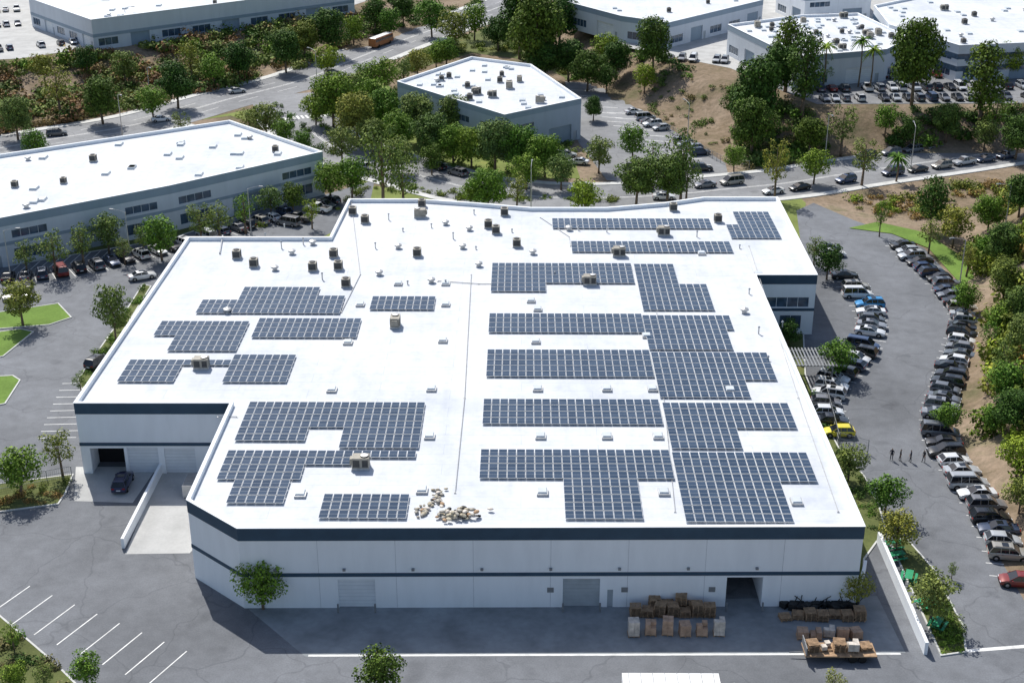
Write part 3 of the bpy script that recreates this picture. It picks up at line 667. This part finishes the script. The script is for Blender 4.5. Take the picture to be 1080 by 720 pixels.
# box truck
m=MB(); x,y=P(707,710,3.7); y-=1.15
m.box((x,y,2.4),(9.2,2.5,2.6),0,0); m.box((x,y,3.72),(9.0,2.3,.04),0,0)
for k in range(8): m.box((x-4+k*1.15,y,3.75),(.05,2.3,.03),0,1)
m.box((x+5.6,y,1.7),(1.7,2.3,1.9),0,0,.88); m.box((x+6.42,y,2.1),(.08,1.9,.7),0,2); m.box((x,y,.95),(11,1,.3),0,1)
for a in (-3.6,-2.5,5.4):
    for s in (-1,1): m.tube((x+a,y+s*.9,.5),(x+a,y+s*1.22,.5),.5,.5,16,3)
for s in (-1,1): m.box((x+6.2,y+s*1.35,2.2),(.15,.25,.5),0,1)
m.obj('box_truck',[CREAM,GREYM,CGLASS,RUB])
# bus
m=MB(); bx,by=P(402,48); rz=math.atan2(P(440,37)[1]-P(380,60)[1],P(440,37)[0]-P(380,60)[0])
m.box((0,0,1.75),(11,2.5,2.4),0,0,.97); m.box((0,0,2.98),(10.6,2.2,.12),0,3,.95)
for s in (-1,1):
    for k in range(9): m.box((-4.6+k*1.15,s*1.24,2.2),(.9,.04,.75),0,1)
    for a in (-3.4,3.4): m.tube((a,s*.95,.5),(a,s*1.27,.5),.5,.5,16,2)
m.box((5.48,0,2.1),(.04,2.1,1.1),0,1); m.box((5.5,0,.8),(.1,2.3,.3),0,2)
o=m.obj('bus',[BUSO,CGLASS,RUB,CREAM]); o.location=(bx,by,.02); o.rotation_euler=(0,0,rz)
def lamp(px,py,h=10,rz=0,z=None):
    x,y,zz=PT(px,py); m=MB(); m.tube((0,0,0),(0,0,.6),.28,.25,10); m.tube((0,0,.6),(0,0,h),.12,.07,8); p=(0,0,h)
    for k in range(1,5):
        q=(math.cos(rz)*k*.55,math.sin(rz)*k*.55,h+.5*math.sin(k/4*1.5)); m.tube(p,q,.06,.05,6); p=q
    m.box((p[0]+.3*math.cos(rz),p[1]+.3*math.sin(rz),p[2]),(.9,.35,.16),rz,1,.8); o=m.obj('street_lamp',[METAL,GREYM]); o.location=(x,y,zz)
for a in [(335,98,11,2.5),(265,248,9,0),(12,296,9,0),(138,275,9,3),(130,150,11,-1),(160,118,11,-1),(560,222,9,1.5),(1012,300,8,3.3),(1060,240,8,3.3),(262,20,9,0),(135,42,9,0),(725,150,9,2),(870,168,10,-1.5),(960,182,10,1.5)]: lamp(*a)
# ---------------------------------------------------------------- people
def person(px,py,head,shirt,trou,arms=0.,stride=.1):
    V=[];E=[];R=[]
    def a(p,r,par=None):
        V.append(p);R.append(r)
        if par is not None: E.append((par,len(V)-1))
        return len(V)-1
    pel=a((0,0,.95),(.15,.12)); b1=a((0,0,1.12),(.14,.11),pel); b2=a((0,0,1.3),(.17,.12),b1); nk=a((0,0,1.47),(.07,.07),b2); nk2=a((0,.01,1.53),(.06,.06),nk); h1=a((0,.02,1.62),(.085,.1),nk2); a((0,.015,1.71),(.065,.075),h1)
    for s in (-1,1):
        hp=a((s*.1,0,.9),(.095,.1),pel); kn=a((s*.11,s*stride*.6,.5),(.062,.065),hp); an=a((s*.11,s*stride,.1),(.042,.045),kn); ft=a((s*.12,s*stride+.08,.045),(.045,.035),an); a((s*.13,s*stride+.18,.035),(.04,.025),ft)
        sh=a((s*.19,0,1.42),(.065,.065),b2); el=a((s*(.25+arms*.1),.02+arms*.1,1.13),(.045,.045),sh); wr=a((s*(.24-arms*.05),.08+arms*.2,.9+arms*.15),(.028,.03),el); pa=a((s*.24,.1+arms*.22,.82+arms*.17),(.034,.02),wr)
        for f in range(4): 
            g=a((s*.24+(f-1.5)*.004,.07+f*.02+arms*.22,.77+arms*.17),(.0095,.0095),pa); a((s*.235,.072+f*.02+arms*.22,.735+abs(f-1.5)*.008+arms*.17),(.008,.008),g)
        t=a((s*.22,.135+arms*.22,.82+arms*.17),(.011,.011),pa); a((s*.215,.15+arms*.22,.785+arms*.17),(.009,.009),t)
    me=bpy.data.meshes.new('p'); me.from_pydata(V,E,[]); o=bpy.data.objects.new('p',me); sc.collection.objects.link(o)
    bpy.context.view_layer.objects.active=o
    md=o.modifiers.new('s','SKIN'); md.use_smooth_shade=True
    if not me.skin_vertices: bpy.context.view_layer.update()
    try:
        for i,r in enumerate(R): me.skin_vertices[0].data[i].radius=r
        me.skin_vertices[0].data[0].use_root=True
    except Exception as ex: print('skin',ex)
    o.modifiers.new('b','SUBSURF').levels=1
    dg=bpy.context.evaluated_depsgraph_get(); me2=bpy.data.meshes.new_from_object(o.evaluated_get(dg)); bpy.data.objects.remove(o)
    print('person verts',len(me2.vertices),'h',max([v.co.z for v in me2.vertices] or [0]))
    mats=[simple('shirt_cloth',shirt,.15,3,.9),simple('trouser_cloth',trou,.15,3,.9),simple('skin',(.42,.26,.18),.08,3,.6),simple('hair',(.03,.02,.015),.2,8,.8),BLK]
    me2.materials.clear()
    for q in mats: me2.materials.append(q)
    for f in me2.polygons:
        c=f.center
        if c.z>1.66 or (c.z>1.56 and c.y<-.02): k=3
        elif c.z>1.48: k=2
        elif abs(c.x)>.17 and c.z<1.12: k=2 
        elif c.z>.95: k=0
        elif c.z>.09: k=1
        else: k=4
        f.material_index=k; f.use_smooth=True
    fm=MB()
    for s in (-1,1): fm.box((s*.033,.112,1.635),(.022,.012,.012),0,0); fm.box((s*.092,.015,1.62),(.015,.04,.06),0,1)
    fm.box((0,.128,1.605),(.022,.03,.04),0,1); fm.box((0,.112,1.565),(.045,.01,.01),0,2)
    e=bpy.data.objects.new('person',me2); sc.collection.objects.link(e)
    x,y=P(px,py); e.location=(x,y,.02); e.rotation_euler=(0,0,head)
    fo=fm.obj('face',[BLK,mats[2],TL]); fo.parent=e
    return e
person(940,485,2.6,(.02,.025,.04),(.03,.035,.05),.2); person(949,486,-2.,(.03,.03,.03),(.02,.02,.03),.0,.15); person(960,487,1.2,(.02,.03,.06),(.04,.045,.06),.4); person(974,487,1.9,(.05,.05,.055),(.02,.02,.03),.1,.12)
# ---------------------------------------------------------------- vegetation
def fastmesh(name,V,nq,mats,midx,extra=None):
    "V: (4*nq,3) leaf quads, extra: MB with trunk (material 0)"
    ev=np.array(extra.v) if extra and extra.v else np.zeros((0,3)); me=bpy.data.meshes.new(name)
    ef=extra.f if extra else []
    V=np.vstack([V,ev]); me.vertices.add(len(V)); me.vertices.foreach_set('co',V.astype(np.float32).ravel())
    loops=list(np.arange(4*nq)); starts=list(range(0,4*nq,4)); mi=list(midx)
    base=4*nq; s=4*nq
    for f in ef: loops+= [base+i for i in f]; starts.append(s); s+=len(f); mi.append(0)
    me.loops.add(len(loops)); me.loops.foreach_set('vertex_index',np.array(loops,dtype=np.int32))
    me.polygons.add(len(starts)); me.polygons.foreach_set('loop_start',np.array(starts,dtype=np.int32))
    for m in mats: me.materials.append(m)
    me.polygons.foreach_set('material_index',np.array(mi,dtype=np.int32)); me.update(calc_edges=True); me.validate(); return me
def leaves(C,Nn,S):
    n=len(C); r=rng.normal(size=(n,3)); nn=Nn+r*.5; nn/=np.linalg.norm(nn,axis=1)[:,None]
    u=np.cross(nn,rng.normal(size=(n,3))); u/=np.linalg.norm(u,axis=1)[:,None]; v=np.cross(nn,u); S=S[:,None]
    k=rng.uniform(.5,.9,(n,1)); off=rng.uniform(-.3,.3,(n,1))
    V=np.stack([C-u*S,C-v*S*k+u*off*S,C+u*S+nn*S*.25,C+v*S*k+u*off*S],1); return V.reshape(-1,3)
def crown(lobes,per,ls):
    Cs=[];Ns=[];Ss=[]
    for (cx,cy,cz,rx,rz) in lobes:
        n=int(per*(rx*rx)); d=rng.normal(size=(n,3)); d/=np.linalg.norm(d,axis=1)[:,None]; r=rng.uniform(.45,1.12,(n,1))**.6
        c=np.array([cx,cy,cz])+d*r*np.array([rx,rx,rz]); Cs.append(c); nn=d.copy(); nn[:,2]+=.5; Ns.append(nn); Ss.append(rng.uniform(.55,1.25,n)*ls)
    return leaves(np.vstack(Cs),np.vstack(Ns),np.concatenate(Ss))
def treemesh(kind,leaf,seed):
    random.seed(seed); t=MB(); lobes=[]
    if kind=='round': Hh,Rr,cb,nl=6.5,2.7,.28,22; lr=(.75,1.3)
    elif kind=='big': Hh,Rr,cb,nl=12,5.,.25,40; lr=(1.15,2.2)
    elif kind=='tall': Hh,Rr,cb,nl=14,3.2,.2,30; lr=(.9,1.7)
    elif kind=='airy': Hh,Rr,cb,nl=8,2.6,.3,16; lr=(.55,1.05)
    fork=Hh*cb; lean=(random.uniform(-.3,.3),random.uniform(-.3,.3)); tr=Hh*.022
    t.tube((0,0,-.3),(lean[0]*.5,lean[1]*.5,fork),tr*1.3,tr,8); prev=(lean[0]*.5,lean[1]*.5,fork); 
    top=(lean[0],lean[1],Hh*.85); t.tube(prev,top,tr,tr*.25,6)
    for i in range(nl):
        zf=cb+.1+(1-cb-.16)*((i+.5)/nl); prof=math.sin(math.pi*min(1,max(0,(zf-cb+.05)/(1.12-cb))))**.7
        if kind=='tall': prof*=.95
        a=i*2.4+random.uniform(-.5,.5); rr=Rr*prof*random.uniform(.25,.85); r=random.uniform(*lr)*(.75+.4*prof)
        c=(math.cos(a)*rr,math.sin(a)*rr,zf*Hh-r*.2); lobes.append((*c,r,r*random.uniform(.65,.9)))
        if i%2==0: 
            zz=max(fork,c[2]*.6); t.tube((prev[0],prev[1],zz),(c[0]*.85,c[1]*.85,c[2]),tr*.4,tr*.12,5)
    ls={'round':.17,'big':.26,'tall':.24,'airy':.17}[kind]; per={'round':100,'big':54,'tall':62,'airy':80}[kind]
    V=crown(lobes,per,ls); nq=len(V)//4
    return fastmesh('tree_'+kind,V,nq,[BARK,leaf],np.ones(nq,int),t),Hh,Rr*2
TV={'round':[treemesh('round',L_A,i) for i in range(4)]+[treemesh('round',L_C,9),treemesh('round',L_B,10)],'dark':[treemesh('big',L_B,20+i) for i in range(3)],'big':[treemesh('big',L_A,30+i) for i in range(2)]+[treemesh('big',L_C,36),treemesh('big',L_D,37)],
 'euc':[treemesh('tall',L_B,40+i) for i in range(2)]+[treemesh('tall',L_C,44)],'airy':[treemesh('airy',L_C,50+i) for i in range(3)]+[treemesh('airy',L_A,55)]}
random.seed(11)
NM={'round':'street_tree','dark':'oak_tree','big':'shade_tree','euc':'eucalyptus_tree','airy':'young_tree'}
def tree(cx,cy,wpx,kind='round',hs=1.):
    me,h0,w0=random.choice(TV[kind]); x,y,z=PT(cx,cy,4)
    s=wpx/SC(x,y,z+4)/w0; hh=h0*s*hs
    x,y,z=PT(cx,cy,hh*.6)
    o=bpy.data.objects.new(NM[kind],me); sc.collection.objects.link(o); o.location=(x,y,z+.05); o.rotation_euler=(0,0,random.uniform(0,6.3)); o.scale=(s,s,s*hs); return o
for a in [(275,612,50,'round'),(18,492,48,'round'),(62,473,36,'airy'),(118,325,36,'round',1.5),(20,315,42,'round'),(84,402,18,'airy'),(90,705,38,'round'),(402,706,54,'round'),(12,668,24,'airy'),(45,712,26,'airy'),(880,719,26,'airy'),(14,712,30,'round'),
 (897,485,36,'round'),(936,518,40,'round'),(948,556,42,'round'),(985,626,50,'round'),(884,375,36,'round'),(832,348,26,'round'),(874,272,34,'round'),(903,618,34,'round'),(860,262,22,'airy'),(1005,600,14,'airy'),
 (112,243,36,'round'),(168,247,40,'round'),(55,262,34,'airy'),(85,254,32,'airy'),(26,268,26,'airy'),(210,232,32,'airy'),(230,230,30,'airy'),(257,220,30,'airy'),(285,210,28,'round'),(308,206,28,'round'),(348,188,36,'round'),(370,184,36,'round'),(150,250,22,'airy'),(130,262,20,'airy'),(328,222,22,'airy'),
 (515,197,40,'big'),(545,199,28,'airy'),(497,203,28,'round'),(617,206,36,'round'),(672,186,44,'big'),(705,183,46,'big'),(720,165,36,'airy',1.4),(632,160,32,'round'),(668,148,32,'round'),(690,165,30,'airy'),(725,185,30,'airy'),
 (350,100,46,'big'),(332,112,28,'round'),(375,120,46,'big'),(392,140,32,'big'),(402,168,46,'airy',1.3),(425,185,38,'airy',1.2),(440,120,42,'big'),(455,140,42,'big'),(480,118,38,'big'),(478,148,36,'big'),(497,152,36,'big'),(522,148,46,'big'),(548,152,42,'big'),(575,160,38,'big'),(592,178,32,'round'),(555,178,32,'round'),(420,135,36,'big'),(405,112,38,'big'),(360,150,34,'round'),(390,98,34,'round'),(405,76,32,'round'),(370,92,34,'round'),(420,160,32,'round'),(455,165,28,'round'),(386,80,28,'round'),(280,125,34,'round'),(262,128,26,'airy'),(298,138,26,'round'),(320,150,24,'round'),(36,150,30,'round'),(190,130,22,'airy'),
 (565,30,52,'dark',1.3),(548,14,46,'dark',1.3),(590,18,44,'dark'),(620,70,36,'dark'),(640,80,26,'round'),(690,42,40,'dark',1.2),(600,60,36,'dark'),(575,60,36,'dark'),(650,60,34,'dark'),(626,112,22,'dark'),(680,80,26,'round'),(640,50,30,'round'),
 (798,95,56,'dark',1.25),(795,128,46,'dark',1.1),(780,105,36,'dark'),(820,70,40,'dark',1.2),(832,48,34,'euc'),(850,68,36,'euc',1.1),(872,70,22,'airy'),(968,55,50,'dark',1.4),(1040,75,40,'euc'),(820,172,30,'airy',1.4),(860,172,32,'round'),(890,132,36,'airy'),(912,165,34,'airy'),(935,125,28,'round'),(1050,118,34,'airy'),(1000,125,36,'big'),(960,135,28,'round'),(855,140,34,'dark'),(1065,60,30,'big'),(1075,140,40,'dark'),(1040,140,28,'round'),(775,165,24,'round'),(985,210,40,'round',1.2),(1008,235,38,'round'),(930,226,18,'airy',1.5),(982,245,26,'airy'),
 (1045,222,34,'big'),(1060,255,40,'dark'),(1040,262,30,'round'),(1062,290,38,'big'),(1020,312,32,'round'),(1022,270,26,'airy'),(1078,320,42,'big'),(1055,335,34,'round'),(1045,352,26,'airy'),(1080,350,38,'big'),(1078,205,36,'dark'),(1060,400,40,'round'),(1072,430,44,'dark'),(1050,440,30,'round'),(1075,480,40,'round'),(1000,438,30,'round'),(1078,520,36,'round'),(1060,375,34,'airy'),
 (480,28,34,'round'),(500,20,30,'round'),(470,52,26,'round'),(410,22,26,'round'),(455,15,32,'round'),(525,32,30,'dark'),(440,64,26,'round'),(425,74,24,'airy'),(460,56,24,'round'),(345,62,28,'round'),(372,28,26,'round'),(395,12,30,'round'),(425,8,28,'dark'),
 (105,100,42,'dark'),(15,120,38,'big'),(185,85,40,'dark'),(250,60,34,'dark'),(60,90,34,'airy'),(130,68,30,'round'),(300,50,36,'dark'),(160,105,30,'round'),(45,70,28,'round'),(200,60,28,'airy'),(90,60,26,'round'),(345,30,40,'dark'),(320,38,34,'big'),(225,72,28,'round')]: tree(*a)
def palm(px,py,hpx):
    x,y,z=PT(px,py); s=hpx/SC(x,y,z)/.97; m=MB(); m.tube((0,0,0),(.2,0,s*.5),.22,.17,8); m.tube((.2,0,s*.5),(0,.1,s),.17,.13,8)
    for k in range(34):
        a=k*2.4; el=random.uniform(-.4,1.2); L=2.8
        p=np.array([0,.1,s]); 
        for t in range(6):
            f=t/5; q=np.array([math.cos(a)*L*f*math.cos(el*.6),math.sin(a)*L*f*math.cos(el*.6)+.1,s+L*f*math.sin(el)-1.9*f*f])
            if t:
                d=(q-p); sd=np.cross(d,[0,0,1.]); sd/=np.linalg.norm(sd)+1e-6
                for g in (-1,1): m.quad([p,q,q+sd*g*.32*(1.1-f)-np.array([0,0,.15]),p+sd*g*.34*(1.15-f+.1)-np.array([0,0,.15])],1)
            p=q
    o=m.obj('palm_tree',[BARK,L_A]); o.location=(x,y,z)
for a in [(905,92,48),(868,92,42),(917,96,42),(945,192,26),(1030,96,42)]: palm(*a)
# shrub masses
def proto(nl,per,ls):
    lob=[(random.uniform(-.7,.7),random.uniform(-.7,.7),random.uniform(.2,.6),random.uniform(.35,.7),random.uniform(.3,.5)) for _ in range(nl)]
    return crown(lob,per,ls)
PR=[proto(6,95,.135) for _ in range(5)]
def mass(name,px,n,s0,s1,mats,zsel='T',hs=1.,thr=-.28):
    if zsel=='T': poly=[PT(a,b)[:2] for a,b in px]
    else: poly=PP(px,zsel)
    xs_=[p[0] for p in poly];ys_=[p[1] for p in poly]; Vs=[];mi=[]; c=0;tries=0
    while c<n and tries<n*30:
        tries+=1; x=random.uniform(min(xs_),max(xs_));y=random.uniform(min(ys_),max(ys_))
        if not inpoly(x,y,poly): continue
        if noise.noise(Vector((x*.06,y*.06,3)))<thr: continue
        c+=1; p=random.choice(PR); s=s0+(s1-s0)*random.random()**1.6; a=random.uniform(0,6.3); ca,sa=math.cos(a),math.sin(a)
        V=p*s; V=np.stack([V[:,0]*ca-V[:,1]*sa+x,V[:,0]*sa+V[:,1]*ca+y,V[:,2]*hs*random.uniform(.7,1.2)+hz(x,y)],1)
        k=int((noise.noise(Vector((x*.09,y*.09,9)))*.9+.5+random.uniform(-.3,.3))*len(mats)); k=max(0,min(len(mats)-1,k))
        Vs.append(V); mi.append(np.full(len(V)//4,k))
    V=np.vstack(Vs); me=fastmesh(name,V,len(V)//4,mats,np.concatenate(mi)); o=bpy.data.objects.new(name,me); sc.collection.objects.link(o)
mass('hillside_shrubs',[(-60,70),(20,66),(110,55),(200,44),(330,22),(372,20),(372,42),(330,66),(300,80),(240,92),(150,114),(0,142),(-60,152)],620,1.5,4.,[L_B,L_D,L_F,L_C,L_E,L_D,L_A],thr=-.2)
mass('hillside_shrubs',[(372,18),(400,2),(520,-4),(470,20),(400,36),(374,44)],70,1.5,3.,[L_D,L_A,L_C,L_B])
mass('hillside_shrubs',[(780,110),(850,118),(1100,116),(1100,140),(1000,152),(900,162),(790,178),(775,150)],180,1.4,3.,[L_B,L_E,L_D,L_A,L_C],thr=-.12)
mass('hillside_shrubs',[(1015,205),(1100,200),(1120,420),(1150,600),(1125,610),(1092,560),(1060,505),(1042,470),(1040,400),(1050,360)],400,1.2,3.,[L_B,L_D,L_A,L_D,L_C,L_E],thr=-.16)
mass('hedge',[(320,120),(350,96),(400,85),(500,130),(600,150),(606,180),(500,188),(400,165),(340,140)],150,1.2,2.4,[L_D,L_A,L_C])
mass('hedge',[(240,112),(300,112),(345,160),(400,184),(390,192),(350,182),(300,142)],60,.8,1.8,[L_D,L_A,L_C])
mass('hedge',[(400,82),(440,56),(540,26),(600,40),(600,82),(560,62),(498,54),(420,82)],90,1.,2.4,[L_D,L_A,L_C,L_B])
mass('hillside_shrubs',[(600,60),(700,62),(735,80),(700,86),(640,90),(600,84),(560,62),(560,40)],90,1.5,3.,[L_B,L_D,L_A])
mass('dry_scrub',[(665,95),(715,78),(790,100),(775,165),(700,128)],55,.5,1.6,[L_E,L_C,L_D])
mass('dry_scrub',[(880,215),(1020,195),(1080,190),(1060,215),(1000,232),(930,228)],100,.7,2.,[L_D,L_C,L_E,L_A])
mass('planting_shrubs',[(806,350),(848,352),(850,395),(864,432),(885,472),(912,502),(928,535),(936,562),(912,590)],90,.5,1.2,[L_D,L_A,L_B])
mass('planting_shrubs',[(940,572),(955,568),(985,602),(1014,662),(1018,686),(994,690)],60,.4,.9,[L_D,L_A])
mass('planting_shrubs',[(-60,268),(80,252),(170,238),(330,195),(336,202),(180,252),(-60,292)],130,.5,1.3,[L_D,L_A,L_C])
mass('planting_shrubs',[(84,400),(128,335),(150,300),(160,302),(100,398)],36,.5,1.2,[L_D,L_A])
mass('planting_shrubs',[(-20,522),(74,506),(62,530),(-20,544)],30,.5,1.,[L_D,L_E]); mass('planting_shrubs',[(-60,640),(-10,645),(60,705),(100,760),(-60,760)],60,.5,1.2,[L_D,L_E,L_A])
mass('hedge',[(200,252),(345,228),(390,200),(500,212),(650,215),(650,210),(500,205),(392,192),(350,222)],70,.6,1.4,[L_D,L_A])
# ---------------------------------------------------------------- light, sky, camera
az=Vector((-.42,.907)).normalized(); EL=math.radians(49)
w=bpy.data.worlds.new('World'); sc.world=w; w.use_nodes=True; n=w.node_tree; bg=n.nodes['Background']
sk=n.nodes.new('ShaderNodeTexSky'); sk.sky_type='NISHITA'; sk.sun_disc=False; sk.sun_elevation=EL; sk.sun_rotation=math.atan2(az.x,az.y); sk.dust_density=1.5; sk.air_density=1.
n.links.new(sk.outputs[0],bg.inputs[0]); bg.inputs[1].default_value=.13
sd=bpy.data.lights.new('sun','SUN'); sd.energy=5.; sd.angle=math.radians(.5); sd.color=(1,.965,.9); so=bpy.data.objects.new('sun',sd); sc.collection.objects.link(so)
dv=Vector((-az.x*math.cos(EL),-az.y*math.cos(EL),-math.sin(EL))); so.rotation_euler=dv.to_track_quat('-Z','Y').to_euler()
cd=bpy.data.cameras.new('camera'); cd.sensor_width=36; cd.lens=48; cd.clip_end=9000; cd.clip_start=1; co=bpy.data.objects.new('camera',cd); sc.collection.objects.link(co)
co.location=(0,0,H); co.rotation_euler=(math.pi/2-TH,0,PSI); sc.camera=co
sc.view_settings.view_transform='Standard'; sc.view_settings.look='None'; sc.view_settings.exposure=0
print('objects',len(sc.objects))
